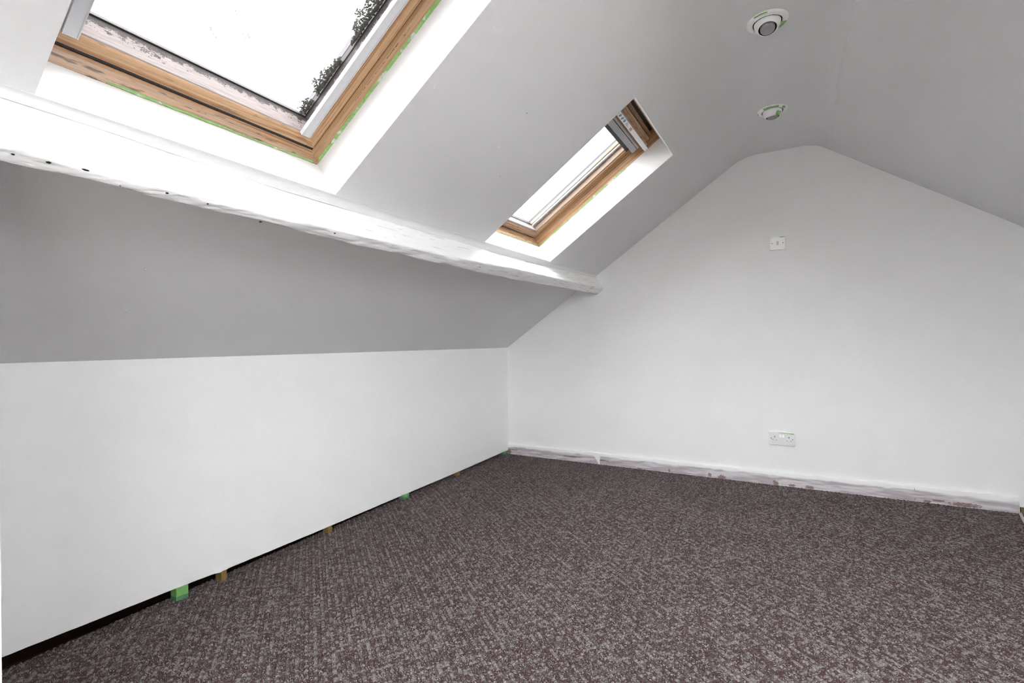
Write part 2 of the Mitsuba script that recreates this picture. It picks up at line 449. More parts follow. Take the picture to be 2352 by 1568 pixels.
# the dark eaves space behind the board
yv = (YN - 0.05, YG + 0.02)
add('wall_eaves', cat([box(XK - 0.92, XK - 0.85, *yv, -0.5, 0.95), box(XK - 0.9, XK - 0.012, *yv, ZT - 0.03, ZT - 0.005), box(XK - 0.9, XK - 0.05, *yv, -0.50, -0.42)]),
    'm_rough_timber', 'dark eaves space in the gap below the white board wall', 'wall', kind='structure')

# floor: the carpet's loops are relief of the mesh itself
def in_hole(x, y):
    return x


x0c, x1c = XK - 0.06, 1.02
XE = lambda y: 1.066 - np.clip(0.2 * (YG - y), 0, 0.036)      # edge at the stairwell
gx = np.arange(x0c, x1c + 0.05, 0.0031)
gy = np.r_[np.arange(0.20, 2.0, 0.0028), np.arange(2.0, YG + 0.004, 0.0042)]
X, Y = np.meshgrid(gx, gy, indexing='ij')
X = np.minimum(X, XE(Y))


def cell_rand_np(x, y, z):
    x, y, z = (np.asarray(np.floor(v) + 1000000).astype(np.uint64) for v in (x, y, np.asarray(z) + 0 * np.asarray(x)))
    h_ = (x * 374761393 + y * 668265263 + z * 2147483647) & 0xFFFFFFFF
    h_ = ((h_ ^ (h_ >> np.uint64(13))) * 1274126177) & 0xFFFFFFFF
    return ((h_ ^ (h_ >> np.uint64(16))) & 0xFFFFFF) / 16777215.0


V = (X * WV[0] + Y * WV[1]) / CV
ROW = np.floor(V)
U = (X * WU[0] + Y * WU[1]) / CU
hu, hv = np.abs(U - np.floor(U) - 0.5) * 2, np.abs(V - ROW - 0.5) * 2
loop = np.sqrt(np.clip(1 - hu ** 2, 0, 1)) * np.sqrt(np.clip(1 - hv ** 2, 0, 1)) * (0.62 + 0.38 * cell_rand_np(np.floor(U), ROW, 77))
Z = floor_z(Y) - 0.0085 + 0.0085 * loop + 0.0014 * (meshkit.noise(np.stack([X * 210, Y * 260, 0 * X], -1)) - 0.5)
carpet = grid_sheet(np.stack([X, Y, Z], -1)[:, ::-1])
far = [grid_sheet(np.stack([np.stack([np.full(2, x), np.array([YN - 0.05, 0.205]), floor_z(np.array([YN - 0.05, 0.205])) - 0.003], -1) for x in (x0c, XR + 0.05)]))]
add('floor', cat([carpet] + far), 'm_carpet', 'grey and plum tweed loop-pile carpet covering the attic floor', 'carpet', kind='structure')
yb = np.array([0.2, YG + 0.01])
under = [hexa([(x0c, yb[0] - 0.8, -0.56), (1.0, yb[0] - 0.8, -0.56), (1.0, yb[1], -0.56), (x0c, yb[1], -0.56),
               (x0c, yb[0] - 0.8, floor_z(yb[0] - 0.8) - 0.0105), (1.0, yb[0] - 0.8, floor_z(yb[0] - 0.8) - 0.0105), (1.0, yb[1], -0.0105), (x0c, yb[1], -0.0105)])]
# stairwell beside the carpet's edge
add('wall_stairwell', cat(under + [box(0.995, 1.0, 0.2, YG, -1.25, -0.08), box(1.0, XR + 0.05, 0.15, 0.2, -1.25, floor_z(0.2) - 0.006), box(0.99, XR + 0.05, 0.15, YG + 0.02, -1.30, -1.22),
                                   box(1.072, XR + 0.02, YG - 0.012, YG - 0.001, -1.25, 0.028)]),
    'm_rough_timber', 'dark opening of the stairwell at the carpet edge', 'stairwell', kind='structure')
ny = np.linspace(YG - 0.004, 2.6, 30)
nose = []
for s, z in ((0.0, -0.06), (0.0, 0.0), (0.004, 0.004), (0.011, 0.003), (0.013, -0.06)):
    nose.append(np.c_[XE(ny) + s, ny, floor_z(ny) + z])
add('trim_1', grid_sheet(np.stack(nose)), 'm_grey_metal', 'thin pale edging strip where the carpet ends at the stairwell', 'trim', kind='structure')

# end of the partition at the near left, seen as a sliver at the picture's edge
px0, px1 = XK - 0.01, -1.345
part = [(px0, -0.15), (px1, -0.15), (px1, ZT + MS * (px1 - XK) - 0.0005), (px0, ZT - 0.0005)]
add('wall_partition', prism_y(part, 0.215, 0.3238), 'm_wall', 'end of a white partition at the left edge, reaching up under the beam', 'wall', kind='structure')

# ------------------------------------------------------------------ skirting board on the gable
sx = np.linspace(XK - 0.002, 1.0656, 400)
sk = []
bow = 0.0015 * (meshkit.noise(np.c_[sx * 1.7, 0 * sx, 0 * sx]) - 0.5)
for d, z in ((0.0, 0.087), (0.008, 0.0855), (0.0125, 0.083), (0.0155, 0.078), (0.0165, 0.06), (0.0165, 0.03), (0.0165, 0.002), (0.0155, -0.001), (0.0155, -0.02), (0.0, -0.02)):
    wob = 0.0014 * (meshkit.noise(np.c_[sx * 9, 0 * sx + z * 40, 0 * sx + 5]) - 0.5)
    sk.append(np.c_[sx, YG - d + bow + (wob if d > 0 else 0), np.full_like(sx, z) + (0.002 * (meshkit.noise(np.c_[sx * 6, 0 * sx, 0 * sx + 9]) - 0.5) if z > 0.05 else 0)])
skm = grid_sheet(np.stack(sk))
end = trimesh.Trimesh(np.array([r[-1] for r in sk]), np.array([[0, i, i + 1] for i in range(1, len(sk) - 1)]), process=False)
add('baseboard_back', cat([skm, end]), 'm_skirting', 'patchily painted white baseboard with bare brown scuffs along the gable wall', 'baseboard', kind='structure', smooth=40)
add('baseboard_back__joint', box(0.6275, 0.6292, YG - 0.0172, YG - 0.01, 0.004, 0.074), 'm_hole', 'dark joint between two lengths of baseboard')

# ------------------------------------------------------------------ roof beam (purlin)
by = np.array([-1.6, 0.0, 0.32, 0.45, 0.67, 0.97, 1.42, 1.70, 2.23, 2.90, 3.60])
b_top = np.array([0.955, 0.954, 0.9523, 0.9495, 0.940, 0.929, 0.929, 0.930, 0.931, 0.947, 0.9731])
b_low = np.array([0.938, 0.933, 0.9289, 0.9197, 0.9153, 0.917, 0.919, 0.922, 0.9449, 0.958, 0.9741])
b_back = np.array([0.893, 0.891, 0.889, 0.889, 0.886, 0.8795, 0.874, 0.873, 0.872, 0.889, 0.9071])
yy = np.linspace(YN, YG + 0.002, 900)


def smooth_interp(y, x, v):
    from scipy.interpolate import PchipInterpolator
    return PchipInterpolator(x, v)(y)


bt, bw, bk = (smooth_interp(yy, by, v) for v in (b_top, b_low, b_back))
loopn = [(0.0, bt, 0.02), (0.02, bt, 0.0), (0.04, bt, -0.012)]
rows = []
NF, NU = 16, 12
keys = [(bt * 0 + 0.004 + bt, 0.012)]
for s in np.linspace(0, 1, NF):
    rows.append((bt * (1 - s) + bw * s, -0.012 * (1 - s) - 0.1205 * s, s))
for s in np.linspace(0, 1, NU)[1:]:
    rows.append((bw * (1 - s) + bk * s, -0.1215 * (1 - s) - 0.1235 * s + 0 * bt, 1 + s))
rows.append((bk - 0.003, -0.08 + 0 * bt, 2.2))
rows.append((bk - 0.004, 0.01 + 0 * bt, 2.4))
rows.insert(0, (bt + 0.0, 0.012 + 0 * bt, -0.1))
pts = []
for b, n, s in rows:
    q = np.c_[yy * 5, np.full_like(yy, s * 1.5), 0 * yy]
    rough = (meshkit.fbm(q, 3, 2) - 0.5)
    edge = math.exp(-((s - 1) / 0.16) ** 2) + 0.7 * math.exp(-((s - 2) / 0.12) ** 2)
    chip = np.clip(meshkit.fbm(np.c_[yy * 7, 0 * yy + 3, 0 * yy], 3, 8) - 0.50, 0, 1)
    fade = np.clip((YG - yy) / 0.5, 0.15, 1)
    live = 1.0 if -0.05 < s < 2.1 else 0.0
    nn = n + live * fade * (0.006 * rough + 0.030 * chip * edge)
    bb = b + live * fade * (0.005 * (meshkit.fbm(q + 40, 3, 5) - 0.5) - 0.014 * chip * math.exp(-((s - 1) / 0.16) ** 2))
    # saw and adze marks across the underside
    if 1.0 < s < 2.0:
        nn = nn + 0.0012 * (meshkit.noise(np.c_[yy * 55 + s * 6, 0 * yy, 0 * yy]) > 0.66) * live
    pts.append(P(yy, bb, nn))
add('roof_beam', grid_sheet(np.stack(pts)), 'm_beam', 'rough white painted timber beam running along the sloping ceiling below the skylights', 'beam', smooth=50)
for y, b, r in ((0.330, 0.913, 0.0017), (0.381, 0.914, 0.0026), (0.505, 0.898, 0.0016), (0.596, 0.907, 0.0022), (0.690, 0.904, 0.0024), (0.843, 0.884, 0.0024), (1.09, 0.904, 0.002), (1.95, 0.905, 0.0022)):
    d = trimesh.creation.icosphere(subdivisions=2, radius=1.0)
    v = np.array(d.vertices) * [r * 1.6, r, 0.0011]
    nz = float(np.interp(b, [float(np.interp(y, yy, bk)), float(np.interp(y, yy, bw))], [-0.1235, -0.1215]))
    add('roof_beam__nail_mark', trimesh.Trimesh(P(y + v[:, 0], b + v[:, 1], nz - 0.0005 + v[:, 2]), d.faces, process=False), 'm_hole')  # dark discs on the surface painted in place of shaded nail holes
v = np.array(trimesh.creation.icosphere(subdivisions=2, radius=1.0).vertices) * [0.0075, 0.0028, 0.002]
add('roof_beam__knot_hole', trimesh.Trimesh(P(0.440 + v[:, 0], 0.9135 + v[:, 1], -0.1185 + v[:, 2]), trimesh.creation.icosphere(subdivisions=2, radius=1.0).faces, process=False), 'm_hole', 'dark knot hole')

# plaster fillet between the ceiling's lower edge and the beam
ce = smooth_interp(yy, np.array([-1.6, 0.37, 1.11, 2.02, 2.77, 3.6]), np.array([0.976, 0.9735, 0.9645, 0.967, 0.976, 0.995]))
fil = []
for s in np.linspace(0, 1, 7):
    sag = 0.006 * math.sin(math.pi * s)
    fil.append(P(yy, ce * (1 - s) + (bt + 0.0008) * s, -0.0012 * (1 - s) - 0.0135 * s + sag + 0.0008 * (meshkit.noise(np.c_[yy * 14, 0 * yy + s * 4, 0 * yy]) - 0.5)))
fil.insert(0, P(yy, ce + 0.001, 0.004 + 0 * yy))
add('trim_2', grid_sheet(np.stack(fil)), 'm_ceiling', 'narrow white plaster fillet between the ceiling and the top of the beam', 'trim', kind='structure', smooth=50)


# ------------------------------------------------------------------ skylights
def corner_pts(quad, e, n, fr):
    """Four corners of the opening moved inwards by e = (bottom, far, top, near), at height n."""
    eb, ef, et, en = e
    (a0, b0), (a1, b1), (a2, b2), (a3, b3) = quad
    return [P(a0 + en, b0 + eb, n, fr), P(a1 - ef, b1 + eb, n, fr), P(a2 - ef, b2 - et, n, fr), P(a3 + en, b3 - et, n, fr)]


def ring_members(quad, profile, fr, closed=True):
    """profile: [((eb, ef, et, en), n), ...] -> the four mitred members, in the order bottom, far side, top, near side."""
    cs = [corner_pts(quad, e, n, fr) for e, n in profile]
    out = []
    for k in range(4):
        A, B = np.array([c[k] for c in cs]), np.array([c[(k + 1) % 4] for c in cs])
        if closed:
            A, B = np.vstack([A, A[:1]]), np.vstack([B, B[:1]])
        m = grid_sheet(np.stack([A, B]))
        if closed:
            caps = [trimesh.Trimesh(Q[:-1], *[trimesh.creation.triangulate_polygon(Polygon([(e[k], n) for e, n in profile]), engine='earcut')[1]], process=False) for Q in (A, B)]
            m = cat([m] + caps) if all(len(c.vertices) == len(profile) for c in caps) else m
        out.append(m)
    return out


def u4(e):
    return (e,) * 4 if np.isscalar(e) else tuple(e)


def skylight(key, quad, fr, er, nr, frame, sash, n_glass, eg, mats, label, seal=None):
    tag(key, label, 'skylight window', kind='structure')
    # plaster reveals, from the ceiling's edge out to the frame
    er = np.array(u4(er))
    rv = ring_members(quad, [(u4(0), 0.0), (tuple(er * 0.5), nr * 0.5), (tuple(er), nr)], fr, closed=False)
    for m in rv:
        add(key + '__reveal', m, 'm_reveal')
    if seal:
        add(key + '__seal', cat(ring_members(quad, [(u4(seal[0]), seal[2]), (u4(seal[1]), seal[2]), (u4(seal[1]), 0.262), (u4(seal[0]), 0.262)], fr)), 'm_gasket', 'black seal, also darkening the gap between frame and sash')
    ends = ['rail', 'stile', 'rail', 'stile']
    fm = ring_members(quad, [(u4(e), n) for e, n in frame], fr)
    for k in range(4):
        add(f'{key}__frame__{ends[k]}', fm[k], mats['frame'][k])
    sm = ring_members(quad, [(u4(e), n) for e, n in sash['face']], fr)
    for k in range(4):
        add(f'{key}__sash__{ends[k]}', sm[k], mats['sash'][k])
    if 'bevel' in sash:
        bm = ring_members(quad, [(u4(e), n) for e, n in sash['bevel']], fr)
        for k in range(4):
            add(f'{key}__sash__bevel', bm[k], mats['bevel'][k])
    eg = u4(eg)
    g = ring_members(quad, [(u4([x - 0.004 for x in eg]), n_glass - 0.004), (u4([x + 0.0015 for x in eg]), n_glass - 0.003), (u4([x + 0.0015 for x in eg]), n_glass), (u4([x - 0.004 for x in eg]), n_glass)], fr)
    add(key + '__gasket', cat(g), 'm_gasket', 'thin black rubber seal around the pane')
    add(key + '__flashing', cat(ring_members(quad, [(u4(-0.10), 0.268), (u4(min(eg)), 0.268), (u4(min(eg)), 0.285), (u4(-0.10), 0.285)], fr)), 'm_flashing')
    c = corner_pts(quad, [x - 0.006 for x in eg], n_glass + 0.001, fr)
    add(key + '__glass', trimesh.Trimesh(np.array(c), np.array([[0, 1, 2], [0, 2, 3]]), process=False), 'm_dimmed_old_glass' if fr is LEFT else 'm_glass', 'clear pane with bright overcast sky behind')


B4 = lambda b, o: (b, o, o, o)
skylight('window_1', W1, LEFT, (-0.024, -0.026, -0.01, -0.01), 0.178,
         [((-0.022, -0.026, -0.01, -0.01), 0.1775), ((0.000, -0.003, 0, 0), 0.203), ((0.0070, 0.0025, 0.0025, 0.0025), 0.2038), ((0.0070, 0.0025, 0.0025, 0.0025), 0.266), (-0.075, 0.266), (-0.075, 0.1775)],
         {'face': [((0.0215, 0.0125, 0.01, 0.0125), 0.199), ((0.0225, 0.0135, 0.012, 0.0135), 0.192), ((0.056, 0.046, 0.05, 0.046), 0.188), ((0.060, 0.050, 0.054, 0.050), 0.191), ((0.060, 0.050, 0.054, 0.050), 0.268), ((0.0215, 0.0125, 0.01, 0.0125), 0.268)],
          'bevel': [((0.060, 0.050, 0.054, 0.050), 0.193), ((0.064, 0.0525, 0.06, 0.060), 0.195), ((0.086, 0.0595, 0.066, 0.066), 0.249), ((0.086, 0.0595, 0.066, 0.066), 0.268), ((0.060, 0.050, 0.054, 0.050), 0.268)]},
         0.250, (0.088, 0.0605, 0.067, 0.067),
         {'frame': ['m_pine_stained', 'm_pine_b', 'm_pine_a', 'm_pine_b'], 'sash': ['m_pine_a', 'm_pine_b', 'm_pine_a', 'm_pine_b'], 'bevel': ['m_mould_light', 'm_mould', 'm_mould_light', 'm_mould']},
         'large pine framed skylight at top left with mouldy inner edges',
         ((0.0065, 0.0022, 0.0022, 0.0022), (0.0235, 0.0145, 0.0125, 0.0145), 0.2055))
for k, m in enumerate(ring_members(W1, [((0.0005, -0.0025, 0, 0), 0.2025), ((0.0073, 0.0028, 0.0028, 0.0028), 0.2028), ((0.0073, 0.0028, 0.0028, 0.0028), 0.212), ((0.0005, -0.0025, 0, 0), 0.212)], LEFT)):
    add('window_1__frame__bead', m, 'm_pine_a' if k % 2 == 0 else 'm_pine_b')
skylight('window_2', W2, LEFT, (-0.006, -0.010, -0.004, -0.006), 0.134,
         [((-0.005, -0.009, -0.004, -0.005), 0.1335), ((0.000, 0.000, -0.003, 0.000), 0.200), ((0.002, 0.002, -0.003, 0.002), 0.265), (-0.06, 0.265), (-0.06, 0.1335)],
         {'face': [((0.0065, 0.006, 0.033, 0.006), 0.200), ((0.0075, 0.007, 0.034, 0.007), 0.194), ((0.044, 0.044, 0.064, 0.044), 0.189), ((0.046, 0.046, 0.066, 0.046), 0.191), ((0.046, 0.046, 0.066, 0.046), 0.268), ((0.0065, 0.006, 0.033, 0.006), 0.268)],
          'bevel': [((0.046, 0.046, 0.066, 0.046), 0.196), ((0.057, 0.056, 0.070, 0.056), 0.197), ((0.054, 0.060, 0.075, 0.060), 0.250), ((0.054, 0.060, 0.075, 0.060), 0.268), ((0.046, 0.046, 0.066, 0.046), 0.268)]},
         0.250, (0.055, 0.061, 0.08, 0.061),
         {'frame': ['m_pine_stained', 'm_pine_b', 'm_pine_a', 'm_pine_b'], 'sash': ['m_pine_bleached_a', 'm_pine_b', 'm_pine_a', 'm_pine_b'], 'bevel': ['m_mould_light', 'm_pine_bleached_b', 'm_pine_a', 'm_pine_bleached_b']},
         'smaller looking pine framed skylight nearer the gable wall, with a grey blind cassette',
         ((0.0005, 0.0005, -0.004, 0.0005), (0.008, 0.008, 0.035, 0.008), 0.2015))  # seal widened along the top; its black paints the recess shade
for key, quad, fr, label in (('added_window_3', W3, RIGHTSLOPE, 'added skylight in the opposite slope, out of view, for fill light'), ('added_window_4', W4, FRONT, 'added wide window in the wall behind the viewpoint, unseen, for fill light'), ('added_window_5', W5, RIGHTSLOPE, 'second added skylight in the opposite slope, out of view, for fill light')):  # unseen openings added to bring fill light from right and behind
    skylight(key, quad, fr, -0.008, 0.14,
             [(-0.006, 0.1395), (0.000, 0.200), (0.002, 0.265), (-0.06, 0.265), (-0.06, 0.1395)],
             {'face': [(0.007, 0.200), (0.007, 0.194), (0.052, 0.190), (0.057, 0.192), (0.060, 0.25), (0.060, 0.268), (0.007, 0.268)]},
             0.250, 0.061, {'frame': ['m_pine_a'] * 4, 'sash': ['m_pine_a'] * 4}, label)

# window 1: aluminium side rails of a removed blind
ch1 = [(1.111 - 0.090, 1.111 - 0.060, 1.024), (0.367 + 0.060, 0.367 + 0.088, 1.026)]
for a0, a1, b0 in ch1:
    m = [sbox3(a0, a1, b0, 1.84, 0.176, 0.189), sbox3(a0, a0 + 0.002, b0, 1.84, 0.174, 0.189), sbox3(a1 - 0.002, a1, b0, 1.84, 0.174, 0.189)]
    if a0 < 0.6:
        m.append(sbox3(a0 - 0.013, a0 - 0.0015, b0 + 0.002, 1.84, 0.180, 0.189))
    add('window_1__blind_rail', cat(m), 'm_aluminium', 'pale aluminium blind rail')

# window 1: moss outside the pane along the far side and flecks of dirt on it
moss = []
for b in np.arange(1.06, 1.86, 0.006):
    lump = meshkit.fbm(np.array([b * 16.0, 3.0, 0.0]), 3, 3)
    if lump < 0.40:
        continue
    for _ in range(20):
        w = (lump - 0.38) * 0.17
        s = trimesh.creation.icosphere(subdivisions=1, radius=1.0)
        r = RNG.uniform(0.0014, 0.0036)
        e = RNG.uniform(0.0, 1.0) ** 1.7 * w
        c = (1.111 - 0.0635 - e, b + RNG.normal(0, 0.004), 0.2525 + RNG.uniform(0, 0.003))
        vv = np.array(s.vertices) * r * RNG.uniform(0.7, 1.3, (len(s.vertices), 1))
        moss.append(trimesh.Trimesh(P(c[0] + vv[:, 0], c[1] + vv[:, 1], c[2] + 0.5 * vv[:, 2]), s.faces, process=False))
add('window_1__moss', cat(moss), 'm_moss', 'dark moss on the outside of the pane along its far edge', kind='stuff')
flecks = []


def fleck(a, b, r):
    k = 6
    t = np.linspace(0, 2 * np.pi, k, endpoint=False) + RNG.uniform(0, 1)
    rr = r * RNG.uniform(0.4, 1.4, k)
    v = np.vstack([[a, b], np.c_[a + rr * np.cos(t), b + rr * np.sin(t)]])
    flecks.append(trimesh.Trimesh(P(v[:, 0], v[:, 1], 0.2518), np.array([[0, i + 1, (i + 1) % k + 1] for i in range(k)]), process=False))


sq = [np.array(q) for q in ((0.697, 1.168), (0.737, 1.135), (0.792, 1.192), (0.729, 1.236))]
for i, cnt in ((0, 34), (1, 90), (2, 46)):
    for _ in range(cnt):
        s = RNG.uniform()
        q = sq[i] * (1 - s) + sq[i + 1] * s + RNG.normal(0, 0.0028, 2)
        if i == 1 and RNG.uniform() < 0.5:
            q = q + (sq[3] - sq[2]) * RNG.uniform(0, 0.22)
        fleck(*q, RNG.uniform(0.0009, 0.0023))
for _ in range(70):
    fleck(RNG.uniform(0.62, 0.86), RNG.uniform(1.09, 1.30), RNG.uniform(0.0004, 0.0009))
for _ in range(160):
    b = 1.062 + abs(RNG.normal(0, 0.02))
    fleck(RNG.uniform(0.45, 1.03), b, RNG.uniform(0.0004, 0.0011))
for _ in range(14):
    fleck(0.734 + RNG.normal(0, 0.002), 1.0735 + RNG.normal(0, 0.002), 0.0013)
add('window_1__dirt', cat(flecks), 'm_fleck', 'faint specks of dirt on the pane', kind='stuff')


# ragged green masking tape left along the frames
def tape_strip(p0, p1, inward, w0, w1, lift, seed, dens=0.004, gap=None):
    L = np.linalg.norm(p1 - p0)
    t = np.linspace(0, 1, max(8, int(L / dens)))
    nz = meshkit.fbm(np.c_[t * L * 26, 0 * t + seed, 0 * t], 3, seed)
    nz2 = meshkit.fbm(np.c_[t * L * 9, 0 * t + seed, 0 * t + 4], 3, seed + 3)
    w = np.clip(w0 + (w1 - w0) * (0.35 * nz + 0.65 * nz2) * 1.5, 0.0004, None)
    w[0] = w[-1] = 0.0006
    base = p0 + (p1 - p0) * t[:, None] + lift
    lo = base - inward * 0.0022 * (meshkit.noise(np.c_[t * L * 40, 0 * t, 0 * t + seed]))[:, None]
    th = np.cross(p1 - p0, inward)
    th = th / np.linalg.norm(th) * 0.0003
    return cat([grid_sheet(np.stack([lo - th, base + inward * w[:, None] - th])), grid_sheet(np.stack([lo + th, base + inward * w[:, None] + th]))])


def frame_line(quad, k, e, n, s0, s1):
    c = corner_pts(quad, u4(e), n, LEFT)
    A, B = c[k], c[(k + 1) % 4]
    return A + (B - A) * s0, A + (B - A) * s1


e1a, e1b = (-0.022, -0.026, -0.01, -0.01), (0.000, -0.003, 0, 0)
for k, s0, s1, w0, w1, sd in ((0, 0.22, 0.62, 0.0012, 0.0085, 3), (0, 0.60, 0.985, 0.0006, 0.0055, 5), (1, 0.01, 0.30, 0.002, 0.011, 7), (1, 0.30, 0.93, 0.003, 0.0115, 9)):
    p0, p1 = frame_line(W1, k, e1a, 0.1775, s0, s1)
    q0, q1 = frame_line(W1, k, e1b, 0.203, s0, s1)
    inw = (q0 - p0) / np.linalg.norm(q0 - p0)
    lift = np.cross(p1 - p0, inw)
    lift = lift / np.linalg.norm(lift) * 0.0012
    ctr = corner_pts(W1, u4(0.3), 0.1, LEFT)[0]
    if lift @ (ctr - p0) < 0:
        lift = -lift
    add('window_1__masking_tape', tape_strip(p0, p1, inw, w0, w1, lift, sd), 'm_tape', 'ragged green masking tape along the frame')
e2a, e2b = (-0.005, -0.009, -0.004, -0.005), (0, 0, 0.01, 0)
for k, s0, s1, w0, w1, sd in ((0, 0.35, 0.99, 0.0006, 0.0035, 13), (1, 0.005, 0.36, 0.0006, 0.0045, 15), (1, 0.36, 0.74, 0.001, 0.009, 18)):
    p0, p1 = frame_line(W2, k, e2a, 0.1335, s0, s1)
    q0, q1 = frame_line(W2, k, e2b, 0.200, s0, s1)
    inw = (q0 - p0) / np.linalg.norm(q0 - p0)
    lift = np.cross(p1 - p0, inw)
    lift = lift / np.linalg.norm(lift) * 0.0012
    ctr = corner_pts(W2, u4(0.3), 0.1, LEFT)[0]
    if lift @ (ctr - p0) < 0:
        lift = -lift
    add('window_2__masking_tape', tape_strip(p0, p1, inw, w0, w1, lift, sd), 'm_tape', 'ragged green masking tape along the frame')

# printed code along window 1's far frame member: short dark strokes of ink
marks = []


def ink_marks(s0, s1, off, rng, dens):
    p0, p1 = frame_line(W1, 1, e1a, 0.1775, 0, 1)
    q0, q1 = frame_line(W1, 1, e1b, 0.203, 0, 1)
    inw = (q0 - p0) / np.linalg.norm(q0 - p0)
    d = p1 - p0
    L = np.linalg.norm(d)
    d = d / L
    lift = np.cross(d, inw)
    lift = lift / np.linalg.norm(lift)
    if lift @ (corner_pts(W1, u4(0.3), 0.1, LEFT)[0] - p0) < 0:
        lift = -lift
    s = s0
    while s < s1:
        ln = rng.uniform(0.002, 0.006)
        if rng.uniform() < dens:
            c = p0 + d * s * L + inw * (off + rng.normal(0, 0.0004)) + lift * 0.0004
            h = rng.uniform(0.0007, 0.0022)
            marks.append(hexa([c - inw * h / 2, c + d * ln - inw * h / 2, c + d * ln + inw * h / 2, c + inw * h / 2] + [q + lift * 0.0002 for q in (c - inw * h / 2, c + d * ln - inw * h / 2, c + d * ln + inw * h / 2, c + inw * h / 2)]))
        s += (ln + rng.uniform(0.001, 0.003)) / L


for s0, s1, off, dens in ((0.26, 0.36, 0.0265, 0.6), (0.36, 0.50, 0.0265, 0.9), (0.53, 0.56, 0.026, 0.5), (0.70, 0.78, 0.025, 0.6), (0.86, 0.98, 0.025, 0.95)):
    ink_marks(s0, s1, off, RNG, dens)
add('window_1__printed_code', cat(marks), 'm_ink', 'small black printed code along the frame', kind='stuff')

# window 2: blind cassette, ventilation bar with sticker, notched side rail, clips
a0, a1 = 2.0235 + 0.045, 2.772 - 0.052
bt2 = 1.892
add('window_2__blind_cassette', cat([sbox3(a0, a1, bt2 - 0.150, bt2 - 0.1215, 0.150, 0.215), sbox3(a0, a1, bt2 - 0.153, bt2 - 0.150, 0.153, 0.215)]), 'm_grey_metal', 'grey metal blind cassette')
add('window_2__blind_cassette__gap', sbox3(a0, a1, bt2 - 0.1235, bt2 - 0.104, 0.196, 0.214), 'm_gasket', 'black strip darkening the slot between cassette and cover')  # black filler set behind the slot to make it read dark
add('window_2__blind_cassette__cover', sbox3(a0, a1 + 0.004, bt2 - 0.1185, bt2 - 0.107, 0.150, 0.215), 'm_grey_metal')
add('window_2__blind_cassette__bottom_bar', sbox3(a0, a1 - 0.002, bt2 - 0.172, bt2 - 0.1535, 0.180, 0.205), 'm_gasket', 'black bar under the cassette')
add('window_2__frame__top_board', sbox3(2.0245, 2.7665, bt2 - 0.0325, bt2 - 0.0125, 0.182, 0.240), 'm_pine_a')
add('window_2__sash__top_board', sbox3(a0 - 0.03, a1 + 0.030, bt2 - 0.106, bt2 - 0.0365, 0.160, 0.240), 'm_pine_a')
bar_a0, bar_a1, bar_b, bar_n = 2.06, 2.7185, bt2 - 0.0865, 0.118
hw = 0.0115
add('window_2__ventilation_bar', cat([sbox3(bar_a0, bar_a1, bar_b - hw, bar_b + hw, bar_n - 0.010, bar_n), sbox3(bar_a0, bar_a1, bar_b - hw + 0.001, bar_b + hw - 0.001, bar_n - 0.0115, bar_n - 0.010)]), 'm_white_plastic', 'white ventilation bar')
for a in (2.315, 2.685):
    add('window_2__ventilation_bar__bracket', sbox3(a - 0.010, a + 0.010, bar_b, bar_b + 0.021, bar_n - 0.002, 0.168), 'm_grey_metal')


def bar_print(a_0, a_1, b_0, b_1):
    return sbox3(a_0, a_1, bar_b + b_0, bar_b + b_1, bar_n - 0.0120, bar_n - 0.0114)


st = []
for i, a in enumerate((2.205, 2.238, 2.271, 2.304)):
    st += [bar_print(a - 0.010, a + 0.004, -0.007, -0.001), bar_print(a - 0.006, a + 0.009, -0.002, 0.003)]
add('window_2__ventilation_bar__sticker', cat(st), 'm_print_blue', 'blue pictograms on the sticker')
st = []
for i, a in enumerate((2.205, 2.238, 2.271, 2.304)):
    st += [bar_print(a - 0.002, a + 0.006, 0.002, 0.0085), bar_print(a - 0.012, a - 0.008, 0.001, 0.006)]
for r, ln in ((-0.006, 0.040), (-0.002, 0.026), (0.002, 0.034), (0.006, 0.022)):
    s = 2.330
    while s < 2.330 + ln:
        k = RNG.uniform(0.002, 0.006)
        st.append(bar_print(s, s + k, r - 0.0007, r + 0.0007))
        s += k + 0.0012
add('window_2__ventilation_bar__sticker_text', cat(st), 'm_print_grey', 'rows of tiny grey print')
add('window_2__ventilation_bar__sticker_mark', cat([bar_print(2.395, 2.425, -0.0075, 0.0075)]), 'm_print_pink', 'pink square on the sticker')

# notched metal side rail between pane and far stile of window 2
rail = [(0.0, 0.0)]
b_s, b_e = 1.030, bt2 - 0.158
outl = [(b_s, 0.0), (b_e, 0.0), (b_e, 0.011)]
for nb in (1.575, 1.300):
    outl += [(nb + 0.010, 0.011), (nb + 0.004, 0.0135), (nb + 0.003, 0.0075), (nb - 0.003, 0.0075), (nb - 0.006, 0.0135), (nb - 0.010, 0.0145)]
outl += [(b_s + 0.012, 0.0145), (b_s, 0.006)]
rp = Polygon([(2.772 - 0.0755 + e, b) for b, e in outl]).buffer(0)
m = trimesh.creation.extrude_polygon(rp, 0.0015, engine='earcut')
vv = np.array(m.vertices)
add('window_2__side_rail', sbox3(2.772 - 0.0625, 2.772 - 0.0605, b_s - 0.004, b_e, 0.231, 0.246), 'm_aluminium', 'pale metal side rail of the blind')
add('window_2__side_rail__notched_plate', trimesh.Trimesh(P(vv[:, 0], vv[:, 1], 0.224 + vv[:, 2]), m.faces, process=False), 'm_old_metal', 'mottled grey metal plate with two notches')
add('window_2__side_rail__gap', sbox3(2.772 - 0.0755, 2.772 - 0.0575, b_s + 0.006, b_e, 0.2275, 0.2295), 'm_hole', 'near-black strip painted as the shadow line behind the plate')  # solid dark strip that paints in the shadow line beside the plate

